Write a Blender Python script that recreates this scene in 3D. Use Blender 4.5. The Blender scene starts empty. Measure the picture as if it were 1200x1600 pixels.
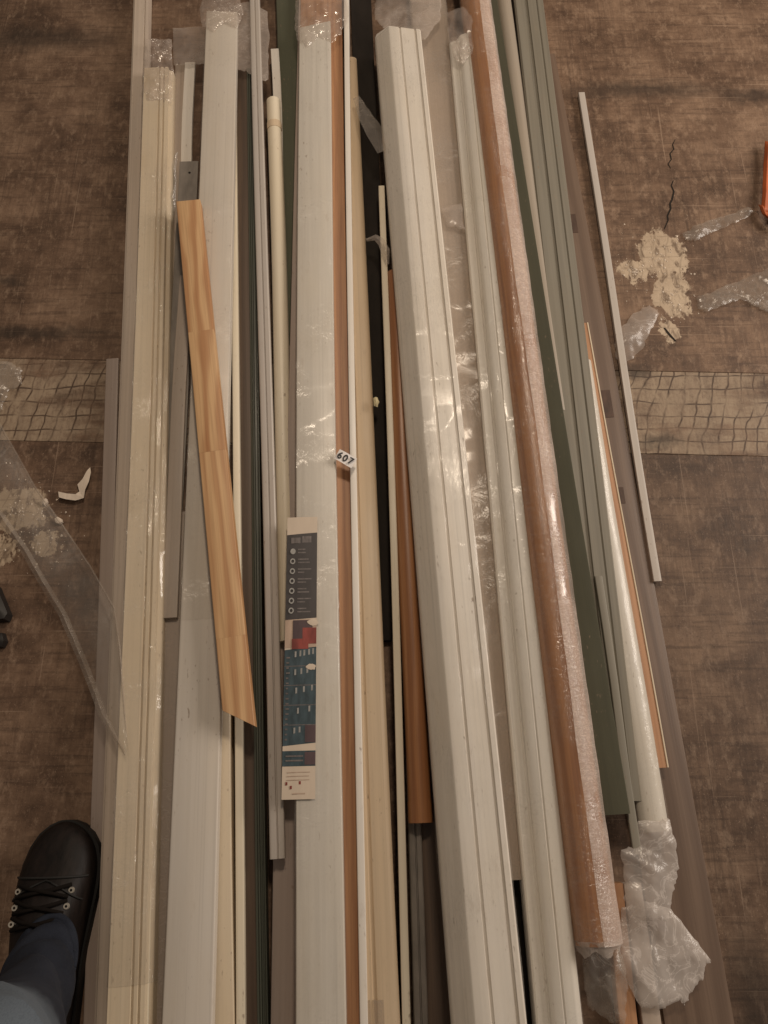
import bpy, bmesh, math, random
from mathutils import Vector, Matrix, noise
random.seed(7)
sc = bpy.context.scene
C = sc.collection

# ------------------------------------------------------------------ camera
CAM_H, TILT, FPX = 1.25, math.radians(20.0), 1209.0      # height above floor, tilt from straight down, focal length in photo pixels
cam_d = bpy.data.cameras.new('camera'); cam = bpy.data.objects.new('camera', cam_d); C.objects.link(cam)
cam.location = (0, 0, CAM_H); cam.rotation_euler = (TILT, 0, 0)
cam_d.sensor_fit = 'VERTICAL'; cam_d.angle = 2*math.atan(800/FPX)
cam_d.clip_start = 0.02; cam_d.clip_end = 60
sc.camera = cam

# ------------------------------------------------------------------ light (indoors: warm ceiling lamp ahead, pale window light from the right)
w = bpy.data.worlds.new('World'); sc.world = w; w.use_nodes = True
bg = w.node_tree.nodes['Background']; bg.inputs[0].default_value = (1.0, .83, .68, 1); bg.inputs[1].default_value = 0.15
def area(name, loc, target, size, energy, col, size_y=None):
    d = bpy.data.lights.new(name, 'AREA'); d.energy = energy; d.color = col; d.size = size
    if size_y: d.shape = 'RECTANGLE'; d.size_y = size_y
    o = bpy.data.objects.new(name, d); C.objects.link(o); o.location = loc
    o.rotation_euler = (Vector(target)-Vector(loc)).to_track_quat('-Z', 'Y').to_euler(); return o
area('ceiling_lamp', (0.30, 1.80, 2.7), (0.1, 1.0, 0), .32, 25, (1, .82, .63))
area('window_light', (2.9, 1.35, 1.7), (0.2, .8, 0), 1.5, 74, (1, .885, .775), 1.3)
sc.view_settings.view_transform = 'Standard'; sc.view_settings.look = 'None'
sc.view_settings.exposure = 0.15; sc.view_settings.gamma = 1.0
sc.cycles.use_denoising = True
sc.cycles.max_bounces = 8; sc.cycles.transparent_max_bounces = 24

# ------------------------------------------------------------------ helpers
def P(x, y, z=0.0):
    """A photo pixel (1200x1600) to the world point at height z."""
    dx, dy = (x-600)/FPX, -(y-800)/FPX
    yy = dy*math.cos(TILT)+math.sin(TILT); zz = dy*math.sin(TILT)-math.cos(TILT)
    k = (z-CAM_H)/zz
    return Vector((dx*k, yy*k, z))
def link(name, me, mat=None, parent=None):
    o = bpy.data.objects.new(name, me); C.objects.link(o)
    if mat: me.materials.append(mat)
    if parent: o.parent = parent
    return o
def tag(o, label, cat=None, group=None, kind=None):
    o['label'] = label
    if cat: o['category'] = cat
    if group: o['group'] = group
    if kind: o['kind'] = kind
    return o
def empty(name, loc=(0, 0, 0), rot=(0, 0, 0)):
    o = bpy.data.objects.new(name, None); C.objects.link(o); o.location = loc; o.rotation_euler = rot
    o.empty_display_size = .05; return o
def mesh(name, V, F, smooth=35):
    me = bpy.data.meshes.new(name); me.from_pydata([tuple(v) for v in V], [], F)
    bm = bmesh.new(); bm.from_mesh(me); bmesh.ops.recalc_face_normals(bm, faces=bm.faces); bm.to_mesh(me); bm.free()
    if smooth:
        me.polygons.foreach_set('use_smooth', [True]*len(me.polygons))
        me.set_sharp_from_angle(angle=math.radians(smooth))
    me.update(); return me

# ------------------------------------------------------------------ materials
class N:
    def __init__(s, name):
        s.m = bpy.data.materials.new(name); s.m.use_nodes = True; s.t = s.m.node_tree; s.t.nodes.clear()
        s.out = s.n('ShaderNodeOutputMaterial')
    def n(s, t, **kw):
        o = s.t.nodes.new(t)
        for k, v in kw.items(): setattr(o, k, v)
        return o
    def put(s, sock, v):
        if isinstance(v, bpy.types.NodeSocket): s.t.links.new(v, sock)
        elif v is not None:
            if hasattr(sock.default_value, '__len__') and len(sock.default_value) == 4 and len(v) == 3: v = (*v, 1)
            sock.default_value = v
    def coords(s, kind='Object', scale=(1, 1, 1), loc=(0, 0, 0), rot=(0, 0, 0)):
        src = s.n('ShaderNodeNewGeometry').outputs['Position'] if kind == 'World' else s.n('ShaderNodeTexCoord').outputs[kind]
        m = s.n('ShaderNodeMapping'); s.put(m.inputs[0], src)
        m.inputs['Scale'].default_value = scale; m.inputs['Location'].default_value = loc; m.inputs['Rotation'].default_value = rot
        return m.outputs[0]
    def noise(s, vec, scale=5, detail=4, rough=.55, dist=0):
        n = s.n('ShaderNodeTexNoise'); s.put(n.inputs['Vector'], vec); n.inputs['Scale'].default_value = scale
        n.inputs['Detail'].default_value = detail; n.inputs['Roughness'].default_value = rough; n.inputs['Distortion'].default_value = dist
        return n.outputs[0]
    def ramp(s, f, *stops, interp='LINEAR'):
        r = s.n('ShaderNodeValToRGB'); s.put(r.inputs[0], f); cr = r.color_ramp; cr.interpolation = interp
        while len(cr.elements) < len(stops): cr.elements.new(.5)
        for e, (p, c) in zip(cr.elements, stops):
            e.position = p; e.color = (c, c, c, 1) if isinstance(c, (int, float)) else (*c, 1)
        return r.outputs[0]
    def mix(s, f, a, b, mode='MIX'):
        m = s.n('ShaderNodeMix', data_type='RGBA', blend_type=mode); s.put(m.inputs[0], f); s.put(m.inputs[6], a); s.put(m.inputs[7], b)
        return m.outputs[2]
    def math(s, op, a, b=None, clamp=False):
        m = s.n('ShaderNodeMath', operation=op, use_clamp=clamp); s.put(m.inputs[0], a)
        if b is not None: s.put(m.inputs[1], b)
        return m.outputs[0]
    def bump(s, h, strength=.3, dist=.002, normal=None):
        b = s.n('ShaderNodeBump'); s.put(b.inputs['Height'], h); b.inputs['Strength'].default_value = strength
        b.inputs['Distance'].default_value = dist
        if normal: s.put(b.inputs['Normal'], normal)
        return b.outputs[0]
    def bsdf(s, col, rough=.5, normal=None, spec=.5, metal=0, **kw):
        p = s.n('ShaderNodeBsdfPrincipled'); s.put(p.inputs['Base Color'], col); s.put(p.inputs['Roughness'], rough)
        p.inputs['Specular IOR Level'].default_value = spec; p.inputs['Metallic'].default_value = metal
        if normal: s.put(p.inputs['Normal'], normal)
        for k, v in kw.items(): s.put(p.inputs[k], v)
        return p.outputs[0]
    def done(s, sh): s.put(s.out.inputs[0], sh); return s.m

def rnd3(): return (random.uniform(0, 9), random.uniform(0, 9), random.uniform(0, 9))
def painted(name, col, rough=.42, grain=.10, dirt=.18, dirtcol=(.30, .22, .15), yellow=None):
    """Painted / primed moulding: faint lengthwise brush lines, blotches and scuffs."""
    s = N(name); L = rnd3()
    g = s.noise(s.coords(scale=(160, 3.2, 160), loc=L), 1, 3)
    b = s.noise(s.coords(scale=(14, 3.5, 14), loc=L), 1, 5, .6)
    d = s.noise(s.coords(scale=(60, 22, 60), loc=L), 1, 6, .7)
    c = s.mix(s.ramp(g, (.35, 0), (.75, grain*3)), col, tuple(v*.72 for v in col))
    c = s.mix(s.ramp(b, (.42, 0), (.72, .38)), c, yellow or tuple(v*q for v, q in zip(col, (.93, .86, .74))))
    c = s.mix(s.ramp(d, (.60, 0), (.74, dirt)), c, dirtcol)
    sp = s.noise(s.coords(scale=(240, 90, 240), loc=L), 1, 2, .5); lo = s.noise(s.coords(scale=(22, 6, 22), loc=(L[1], L[0], L[2])), 1, 3, .6)
    c = s.mix(s.math('MULTIPLY', s.ramp(sp, (.66, 0), (.74, .75)), s.ramp(lo, (.45, 0), (.65, 1))), c, (.20, .14, .095))
    sl = s.noise(s.coords(scale=(300, 1.2, 300), loc=L), 1, 2, .5)
    c = s.mix(s.ramp(sl, (.60, 0), (.72, .30)), c, tuple(v*.62 for v in col))
    r = s.ramp(b, (.3, rough-.08), (.7, rough+.12))
    return s.done(s.bsdf(c, r, s.bump(s.math('ADD', g, d), .25, .0006)))
def woodmat(name, base, dark, light=None, scale=1.0, rough=.5, rings=9.0, ys=.07, dist=9):
    s = N(name); L = rnd3()
    v = s.coords(scale=(1, ys, 1), loc=L)
    warp = s.noise(v, 7*scale, 3, .5)
    wv = s.n('ShaderNodeTexWave', wave_type='BANDS', bands_direction='X'); s.put(wv.inputs['Vector'], v)
    wv.inputs['Scale'].default_value = rings*scale*1.6; wv.inputs['Distortion'].default_value = dist; wv.inputs['Detail'].default_value = 2.5; wv.inputs['Detail Scale'].default_value = 1.4*scale
    fib = s.noise(s.coords(scale=(420, 7, 420), loc=L), 1, 3, .6)
    c = s.mix(s.ramp(wv.outputs[1], (.15, 0), (.9, .95)), base, dark)
    c = s.mix(s.ramp(warp, (.35, 0), (.7, .55)), c, light or tuple(min(1, v*1.3) for v in base))
    c = s.mix(s.ramp(fib, (.4, 0), (.75, .35)), c, tuple(v*.55 for v in dark))
    return s.done(s.bsdf(c, rough, s.bump(fib, .25, .0006)))
def filmmat(name, haze=.04, gloss=.07, rough=.12, tint=(.985, .98, .97), white=(.66, .62, .57), wr=(26, 40), strength=.35, crease=.25, sparse=.5):
    """Clear stretch film: see-through, wrinkles catch the lamps in sparse glints, a little milky haze along the creases."""
    s = N(name); L = rnd3()
    vec = s.coords(scale=(wr[0], wr[1], wr[0]), loc=L)
    a = s.noise(vec, 1, 4, .6, 1.2)
    b = s.noise(s.coords(scale=(7, 9, 7), loc=L), 1, 3, .5, .4)
    tight = s.ramp(b, (sparse-.08, .05), (sparse+.12, 1))                    # crumpled here, taut there
    nrm = s.bump(s.math('MULTIPLY', a, tight), strength, .006)
    rid = s.ramp(s.math('ABSOLUTE', s.math('SUBTRACT', a, .5)), (.0, 1), (.035, 0))
    tr = s.n('ShaderNodeBsdfTransparent'); s.put(tr.inputs[0], tint)
    df = s.n('ShaderNodeBsdfDiffuse'); s.put(df.inputs[0], white)
    tl = s.n('ShaderNodeBsdfTranslucent'); s.put(tl.inputs[0], white)
    ad = s.n('ShaderNodeMixShader'); ad.inputs[0].default_value = .3; s.put(ad.inputs[1], df.outputs[0]); s.put(ad.inputs[2], tl.outputs[0])
    hz = s.math('ADD', s.math('MULTIPLY', s.ramp(b, (.3, .6), (.7, 1.4)), haze), s.math('MULTIPLY', s.math('MULTIPLY', rid, tight), crease), True)
    m1 = s.n('ShaderNodeMixShader'); s.put(m1.inputs[0], hz); s.put(m1.inputs[1], tr.outputs[0]); s.put(m1.inputs[2], ad.outputs[0])
    gl = s.n('ShaderNodeBsdfGlossy'); gl.inputs['Roughness'].default_value = rough; s.put(gl.inputs['Normal'], nrm); s.put(gl.inputs[0], (.95, .95, .95))
    m2 = s.n('ShaderNodeMixShader'); m2.inputs[0].default_value = gloss
    s.put(m2.inputs[1], m1.outputs[0]); s.put(m2.inputs[2], gl.outputs[0])
    return s.done(m2.outputs[0])
def plain(name, col, rough=.5, metal=0, var=.15, sc_=40, bump=.2, spec=.4):
    s = N(name); n = s.noise(s.coords(scale=(sc_, sc_*.3, sc_), loc=rnd3()), 1, 5, .6)
    c = s.mix(s.ramp(n, (.3, 0), (.75, 1)), tuple(v*(1+var) for v in col), tuple(v*(1-var*1.6) for v in col))
    return s.done(s.bsdf(c, rough, s.bump(n, bump, .0008), metal=metal, spec=spec))

WHITE = painted('white_primer', (.73, .685, .625), .42, .14, .3)
OFFWHITE = painted('off_white_primer', (.585, .548, .492), .42, .14, .3)
COOLWHITE = painted('cool_off_white', (.585, .535, .475), .36)
LODEN = painted('loden_green_paint', (.050, .046, .023), .8, .14, .1, (.03, .03, .02), (.042, .043, .03))
WHITE2 = painted('white_primer_cool', (.67, .635, .58), .38, .14, .28)
CREAM = painted('cream_paint', (.72, .64, .50), .45)
PALELATH = painted('pale_mauve_foil', (.42, .355, .30), .45, .2)
GREIGE = painted('greige_foil', (.33, .28, .225), .45, .2)
BEIGE = painted('beige_foil', (.62, .52, .385), .45, .12)
TAN = painted('tan_foil', (.62, .485, .335), .5, .16)
TAUPE = painted('taupe_laminate', (.40, .33, .275), .5, .2, .12)
MAUVE = painted('mauve_laminate', (.36, .29, .25), .5, .22, .12)
PALEGREY = painted('pale_grey_pvc', (.47, .425, .385), .36, .08, .15)
GREYTRIM = painted('weathered_grey_trim', (.54, .455, .38), .4, .25, .3)
STEEL = plain('galvanised_strip', (.215, .19, .165), .55, .1, .2, 60)
GREEN = painted('olive_green_paint', (.084, .086, .052), .75, .14, .1, (.05, .05, .035), (.08, .082, .06))
DARKGREEN = painted('dark_green_pvc', (.085, .090, .068), .4, .2, .15, (.02, .02, .015), (.07, .085, .06))
GREYGREEN = painted('grey_green_foil', (.215, .195, .155), .5, .3, .3)
DARKBROWN = woodmat('dark_brown_foil', (.115, .075, .05), (.07, .045, .03), (.15, .10, .07))
BLACKISH = plain('black_brown_pvc', (.019, .015, .012), .7, 0, .2, spec=.12)
REDBROWN = woodmat('red_brown_wood', (.40, .20, .095), (.29, .13, .06), (.46, .25, .13), 1.4)
COPPER = woodmat('copper_brown_foil', (.36, .160, .062), (.25, .10, .038), (.43, .21, .09), 1.3, .4)
PINES = [woodmat('pine_%d' % i, (.56, .35, .175), (.36, .165, .065), (.62, .40, .21), 1.0, .5, (9, 8, 7, 9)[i], (.10, .13, .20, .16)[i], (6, 8, 9, 7)[i]) for i in range(4)]
BROWNSTRIP = woodmat('brown_laminate', (.155, .103, .072), (.115, .073, .05), (.19, .13, .092), .8, .45)
FILM = filmmat('stretch_film', .055, .013, .13, wr=(40, 60), strength=.6, crease=.08, sparse=.54)
FILMHAZY = filmmat('hazy_film', .40, .025, .22, white=(.62, .54, .48))
FILMGREY = filmmat('grey_film', .26, .03, .22, (.95, .93, .90), (.55, .49, .43), strength=.6, wr=(40, 40))
FILMSPARK = filmmat('crinkled_film', .11, .045, .11, wr=(80, 100), strength=.7, crease=.14, sparse=.54)
FILMGLINT = filmmat('glinting_film', .2, .22, .1, wr=(120, 120), strength=.9, crease=.3, sparse=.35)
FILMCAP = filmmat('bunched_film', .24, .07, .13, white=(.70, .60, .53), wr=(70, 70), strength=.7, crease=.25, sparse=.45)
FILMLONG = filmmat('taut_bundle_film', .09, .012, .12, wr=(130, 26), strength=.6, crease=.14, sparse=.52)
FILMWRAP = filmmat('rippled_tube_film', .05, .05, .14, wr=(45, 150), strength=.5, crease=.16, sparse=.42)
FILMSHEEN = filmmat('tube_sheen_film', .40, .06, .16, white=(.80, .68, .60), wr=(70, 190), strength=.7, crease=.3, sparse=.40)
FILMCLEAR = filmmat('clear_sheet', .15, .04, .12, wr=(12, 12), strength=.3, crease=.12)
FOAM = filmmat('milky_foam_film', .46, .03, .22, (.95, .93, .91), (.74, .68, .63), wr=(28, 28), strength=.6, crease=.30, sparse=.40)

# ------------------------------------------------------------------ sticks
def rect(h, r=.0015, n=3):
    """Profile (u in -1..1 of half width | metres) of a board of thickness h with eased top edges. Points: (u, du, v)."""
    pts = [(-1, 0, -h)]
    for k in range(n+1):
        a = math.pi-(math.pi/2)*k/n; pts.append((-1, r+r*math.cos(a), -r+r*math.sin(a)))
    for k in range(n+1):
        a = math.pi/2-(math.pi/2)*k/n; pts.append((1, -r+r*math.cos(a), -r+r*math.sin(a)))
    pts.append((1, 0, -h)); return pts
def poly(*p): return [(u, 0, v) for u, v in p]
def tube_prof(r_frac=1.0, n=28, depth=None):
    """Round bar: half width = radius; centre one radius below the top."""
    return ('tube', n)
CUR_BOW = [0.0, 0.0]
def loft(name, prof, hw, length, seg=None, shear0=0, shear1=0, bow=0, off=0, wob=0, y0=0.0, y1=None):
    """Extrude PROF along local Y. shear: how far each end is cut askew (metres over the width)."""
    y1 = length if y1 is None else y1
    if prof[0] == 'tube':
        n = prof[1]; pts = [((hw+off)*math.cos(2*math.pi*k/n), -hw+(hw+off)*math.sin(2*math.pi*k/n)) for k in range(n)]
    else:
        pts = [(u*hw+du, v) for u, du, v in prof]
        if off:
            cx = 0; cz = sum(p[1] for p in pts)/len(pts); q = []
            m = len(pts)
            area2 = sum(pts[i][0]*pts[(i+1) % m][1]-pts[(i+1) % m][0]*pts[i][1] for i in range(m))
            sg = 1 if area2 > 0 else -1
            for i in range(m):
                a, b, c = Vector(pts[i-1]), Vector(pts[i]), Vector(pts[(i+1) % m])
                e1 = (b-a); e2 = (c-b)
                n1 = Vector((e1.y, -e1.x)); n2 = Vector((e2.y, -e2.x))
                n1 = n1.normalized() if n1.length > 1e-9 else n1; n2 = n2.normalized() if n2.length > 1e-9 else n2
                nn = (n1+n2); nn = nn.normalized() if nn.length > 1e-6 else n1
                q.append(tuple(b+nn*off*sg*1.2))
            pts = q
    seg = seg or max(2, int((y1-y0)/.07))
    V, F = [], []; n = len(pts)
    ph = random.uniform(0, 6)
    for i in range(seg+1):
        t = i/seg; yy = y0+(y1-y0)*t
        bz = bow*math.sin(math.pi*yy/length); lb = CUR_BOW[0]*math.sin(math.pi*yy/length)+CUR_BOW[1]*math.sin(2.3*math.pi*yy/length)
        for k, (a, b) in enumerate(pts):
            s = (1-t)**8*shear0*a/(2*hw)+t**8*shear1*a/(2*hw) if seg > 3 else ((1-t)*shear0+t*shear1)*a/(2*hw)
            wx = wob*math.sin(yy*31+k*1.7+ph)*math.sin(yy*13+k) if wob else 0
            wz = wob*math.sin(yy*43+k*2.1+ph*2)*math.sin(yy*9+k*.6) if wob else 0
            V.append((a+wx+lb, yy+s, b+bz+wz))
    for i in range(seg):
        for k in range(n):
            a = i*n+k; b = i*n+(k+1) % n; F.append((a, b, b+n, a+n))
    F.append(tuple(range(n-1, -1, -1))); F.append(tuple(range(seg*n, seg*n+n)))
    return mesh(name, V, F)
class St: pass
def place(yt, xlt, xrt, yb, xlb, xrb, z, zt=None, et=0.0, eb=0.0):
    """World frame of a stick from its visible edges at photo rows yt (far end) and yb (near end), top face at height z (zt at the far end)."""
    zt = z if zt is None else zt
    a, b, c, d = P(xlt, yt, zt), P(xrt, yt, zt), P(xlb, yb, z), P(xrb, yb, z)
    top, bot = (a+b)/2, (c+d)/2
    ax = (top-bot).normalized(); side = ax.cross(Vector((0, 0, 1))).normalized(); up = side.cross(ax)
    wt, wb = abs((b-a).dot(side)), abs((d-c).dot(side))
    s = St(); s.hw = (wt+wb)/4; s.bot = bot-ax*eb; s.len = (top-bot).length+et+eb
    s.M = Matrix((side, ax, up)).transposed().to_4x4(); s.M.translation = s.bot; s.ratio = wt/max(wb, 1e-6)
    s.row = lambda y, zz=z: (P((xlb+xrb)/2+(y-yb)/(yt-yb)*((xlt+xrt)/2-(xlb+xrb)/2), y, z+(zt-z)*(y-yb)/(yt-yb))-s.bot).dot(ax)
    return s
def stick(name, label, cat, edges, z, prof, mat, zt=None, et=0, eb=0, group=None, kids=(), film=None, film_rng=None, film_off=.0012, wrap_mat=None, part='board', **kw):
    """One stick as a thing. With KIDS or FILM it is an Empty with the board and its pieces below it."""
    s = place(*edges, z, zt, et, eb)
    print('STICK', name, 'w %.3f taper %.2f len %.2f' % (s.hw*2, s.ratio, s.len))
    CUR_BOW[0] = random.uniform(-.0028, .0028); CUR_BOW[1] = random.uniform(-.0012, .0012)
    me = loft(name, prof, s.hw, s.len, **kw)
    if film or kids:
        root = empty(name); root.matrix_world = s.M
        b = link(part, me, mat, root)
        for k in kids: k(root, s)
        if film:
            r0, r1 = film_rng(s) if film_rng else (0, s.len)
            fm = loft('film', prof, s.hw, s.len, off=film_off, wob=.0011, y0=r0, y1=r1, seg=max(6, int((r1-r0)/.02)))
            link('plastic_film', fm, film, root)
    else:
        root = link(name, me, mat); root.matrix_world = s.M
    tag(root, label, cat, group); root['_s'] = 0; del root['_s']
    return root, s
def strip_kid(nm, mat, prof, u0, u1, dz=0.0, y0=None, y1=None, **kw):
    """A piece along part of the stick's width (u0..u1 of its half width), top DZ above the stick's top."""
    def f(root, s):
        hw = (u1-u0)/2*s.hw
        me = loft(nm, prof, hw, s.len, y0=y0(s) if y0 else 0, y1=y1(s) if y1 else s.len, **kw)
        o = link(nm, me, mat, root); o.location = ((u0+u1)/2*s.hw, 0, dz)
    return f

# ------------------------------------------------------------------ sheets of film
def grid_sheet(name, rows, mat, parent=None, sub=6, wr=.003, freq=60, smooth=180):
    """Loft through ROWS (polylines of world points, equal counts), each span subdivided, with small wrinkles."""
    nr, nc = len(rows), len(rows[0]); V, F = [], []
    R, Cc = (nr-1)*sub+1, (nc-1)*sub+1; ph = random.uniform(0, 9)
    for i in range(R):
        fi = i/sub; i0 = min(int(fi), nr-2); t = fi-i0
        for j in range(Cc):
            fj = j/sub; j0 = min(int(fj), nc-2); u = fj-j0
            p = (rows[i0][j0]*(1-t)+rows[i0+1][j0]*t)*(1-u)+(rows[i0][j0+1]*(1-t)+rows[i0+1][j0+1]*t)*u
            n = wr*(math.sin(p.x*freq+p.y*freq*.6+ph)+.6*math.sin(p.x*freq*1.9-p.y*freq*2.3+ph*2)+.5*math.sin(p.y*freq*3.1+p.x*freq*.4))
            V.append((p.x, p.y, max(.002, p.z+n)))
    for i in range(R-1):
        for j in range(Cc-1):
            a = i*Cc+j; F.append((a, a+1, a+Cc+1, a+Cc))
    return link(name, mesh(name, V, F, smooth), mat, parent)
def blob_sheet(name, outline, z_edge, z_mid, mat, parent=None, rings=12, dens=6, jag=.0035, fold=.006, freq=40, floor=.003, thick=0, step=.003):
    """A crumpled sheet bounded by OUTLINE (photo pixels at height z_edge), bulging to z_mid, cut into a fine grid and folded."""
    pts = []
    for i, p in enumerate(outline):
        q = outline[(i+1) % len(outline)]
        for k in range(dens):
            t = k/dens; w_ = P(p[0]+(q[0]-p[0])*t, p[1]+(q[1]-p[1])*t, z_edge); a = random.uniform(0, 6.28)
            if k: w_ += Vector((math.cos(a), math.sin(a), 0))*jag*random.random()
            pts.append(w_)
    bm = bmesh.new(); bm.faces.new([bm.verts.new((p.x, p.y, 0)) for p in pts])
    lo = [min(p[i] for p in pts) for i in (0, 1)]; hi = [max(p[i] for p in pts) for i in (0, 1)]
    ang = random.uniform(.2, 1.2); dirs = (Vector((math.cos(ang), math.sin(ang), 0)), Vector((-math.sin(ang), math.cos(ang), 0)))
    c = Vector(((lo[0]+hi[0])/2, (lo[1]+hi[1])/2, 0)); R = Vector((hi[0]-lo[0], hi[1]-lo[1], 0)).length/2
    st = max(step, 2*R/64)
    for d in dirs:
        k = -R
        while k < R:
            bmesh.ops.bisect_plane(bm, geom=bm.verts[:]+bm.edges[:]+bm.faces[:], dist=1e-6, plane_co=c+d*k, plane_no=d); k += st
    bmesh.ops.triangulate(bm, faces=bm.faces)
    ph = random.uniform(0, 9); rad = min(hi[0]-lo[0], hi[1]-lo[1])*.45; seg = [(pts[i], pts[(i+1) % len(pts)]) for i in range(len(pts))]
    waves = [(am, math.cos(a_), math.sin(a_), freq*fm, random.uniform(0, 2)) for am, fm, a_ in [(1.3, .6, random.uniform(0, 3.1)), (1.1, .9, random.uniform(0, 3.1)), (.9, 1.4, random.uniform(0, 3.1)), (.4, 2.3, random.uniform(0, 3.1)), (.16, 4.6, random.uniform(0, 3.1))]]
    for v in bm.verts:
        x, y = v.co.x, v.co.y; best = 9
        for a, b in seg:
            dx, dy = b.x-a.x, b.y-a.y; L2 = dx*dx+dy*dy+1e-12; t = max(0, min(1, ((x-a.x)*dx+(y-a.y)*dy)/L2)); best = min(best, (x-a.x-dx*t)**2+(y-a.y-dy*t)**2)
        f = min(1, math.sqrt(best)/rad)**.55
        wx, wy = x+.006*noise.noise(Vector((x*60, y*60, ph))), y+.006*noise.noise(Vector((x*60+7, y*60, ph)))
        h = sum(am*(abs(((wx*cx_+wy*cy_)*fq+p0) % 2-1)-.5) for am, cx_, cy_, fq, p0 in waves)
        v.co.z = max(floor, z_edge+(z_mid-z_edge)*f+fold*h*(.45+.55*f))
    me = bpy.data.meshes.new(name); bm.to_mesh(me); bm.free()
    me.polygons.foreach_set('use_smooth', [True]*len(me.polygons)); me.update()
    o = link(name, me, mat, parent)
    if me.polygons and sum(p.normal.z for p in me.polygons) < 0: me.flip_normals()
    return o

# ================================================================== THE FLOOR
def floormat(name, tint, grain_dir, worn=0.0, seed=0):
    """Printed weathered-wood floor: mottled brown, streaks both ways, woven ghost lines; pale worn patches crossed by a crackle grid."""
    random.seed(100+seed); s = N(name); L = rnd3()
    st = (7, 170, 1) if grain_dir == 'x' else (170, 7, 1)
    cr = (130, 9, 1) if grain_dir == 'x' else (9, 130, 1)
    g = s.noise(s.coords('World', st, L), 1, 5, .65, .3)
    x = s.noise(s.coords('World', cr, L), 1, 4, .6)
    big = s.noise(s.coords('World', (10, 12, 1), L), 1, 8, .72, .1)
    area_ = s.noise(s.coords('World', (2.3, 2.9, 1), L), 1, 3, .5)
    fine = s.noise(s.coords('World', (190, 120, 1), L), 1, 4, .75)
    scuff = s.noise(s.coords('World', (70, 38, 1), L), 1, 7, .72, .1)
    base = s.ramp(s.math('ADD', s.math('MULTIPLY', big, .75), s.math('MULTIPLY', area_, .25)), (.34, (.048, .030, .020)), (.48, (.122, .080, .055)), (.64, (.225, .158, .112)))
    c = s.mix(s.math('MULTIPLY', s.ramp(g, (.46, .0), (.66, .7)), s.ramp(area_, (.35, .9), (.62, .25))), base, (.052, .033, .023))
    c = s.mix(s.ramp(x, (.52, .0), (.66, .5)), c, (.052, .033, .023))
    c = s.mix(s.ramp(scuff, (.52, 0), (.70, .7)), c, (.27, .20, .148))
    c = s.mix(s.ramp(fine, (.52, 0), (.78, .40)), c, (.045, .028, .02))
    grit = s.noise(s.coords('World', (420, 420, 1), L), 1, 2, .6)
    c = s.mix(s.ramp(grit, (.66, 0), (.72, .55)), c, (.34, .26, .20))
    c = s.mix(s.ramp(grit, (.28, .6), (.34, 0)), c, (.03, .02, .014))
    scr = s.noise(s.coords('World', (340, 4, 1), L, (0, 0, .25)), 1, 2, .5); scr2 = s.noise(s.coords('World', (5, 300, 1), L, (0, 0, -.12)), 1, 2, .5)
    c = s.mix(s.ramp(s.math('MAXIMUM', scr, scr2), (.69, 0), (.74, .5)), c, (.30, .23, .175))
    c = s.mix(1, c, tint, 'MULTIPLY')
    # worn pale patches with a shape of their own
    wpos = s.n('ShaderNodeNewGeometry').outputs['Position']
    jn = s.n('ShaderNodeTexNoise'); s.put(jn.inputs['Vector'], wpos); jn.inputs['Scale'].default_value = 34; jn.inputs['Detail'].default_value = 8; jn.inputs['Roughness'].default_value = .68
    dv = s.n('ShaderNodeVectorMath', operation='MULTIPLY_ADD'); s.put(dv.inputs[0], jn.outputs[1]); dv.inputs[1].default_value = (.06, .06, 0); s.put(dv.inputs[2], wpos)
    mask = None
    for (cx, cy, rx, ry) in PATCHES:
        m = s.n('ShaderNodeMapping'); s.put(m.inputs[0], dv.outputs[0]); m.inputs['Location'].default_value = (-(cx+.03)/rx, -(cy+.03)/ry, 0); m.inputs['Scale'].default_value = (1/rx, 1/ry, 0)
        ln = s.n('ShaderNodeVectorMath', operation='LENGTH'); s.put(ln.inputs[0], m.outputs[0])
        k = s.ramp(ln.outputs['Value'], (.55, 1), (1.12, 0))
        mask = k if mask is None else s.math('MAXIMUM', mask, k)
    dust = s.ramp(s.math('ADD', mask, s.math('MULTIPLY', s.math('SUBTRACT', scuff, .5), 2.2)), (.40, 0), (.54, 1))
    dust = s.math('MULTIPLY', dust, s.ramp(mask, (.02, 0), (.12, 1)))
    wn = None
    if worn: wn = s.math('MULTIPLY', s.ramp(s.noise(s.coords('World', (5.5, 16, 1), (L[0]+3, L[1], 0)), 1, 6, .65), (.35, 0), (.51, worn)), s.ramp(fine, (.35, .6), (.55, 1)))
    # crackle grid: two sets of wavering lines
    gn = s.n('ShaderNodeTexNoise'); s.put(gn.inputs['Vector'], wpos); gn.inputs['Scale'].default_value = 7; gn.inputs['Detail'].default_value = 3
    gv = s.n('ShaderNodeVectorMath', operation='MULTIPLY_ADD'); s.put(gv.inputs[0], gn.outputs[1]); gv.inputs[1].default_value = (.07, .035, 0); s.put(gv.inputs[2], wpos)
    mp = s.n('ShaderNodeMapping'); s.put(mp.inputs[0], gv.outputs[0]); mp.inputs['Scale'].default_value = (42, 38, 1)
    sh = s.n('ShaderNodeSeparateXYZ'); s.put(sh.inputs[0], mp.outputs[0])
    sx = s.math('ADD', sh.outputs[0], s.math('MULTIPLY', sh.outputs[1], -.28))
    lx = s.ramp(s.math('PINGPONG', sx, .5), (.015, 1), (.10, 0)); ly = s.ramp(s.math('PINGPONG', sh.outputs[1], .5), (.01, 1), (.08, 0))
    grid = s.math('MULTIPLY', s.math('MAXIMUM', lx, ly), s.ramp(s.noise(s.coords('World', (22, 22, 1), L), 1, 3), (.35, .1), (.55, 1)))
    fleck = s.noise(s.coords('World', (75, 34, 1), L), 1, 4, .65, .6)
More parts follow.
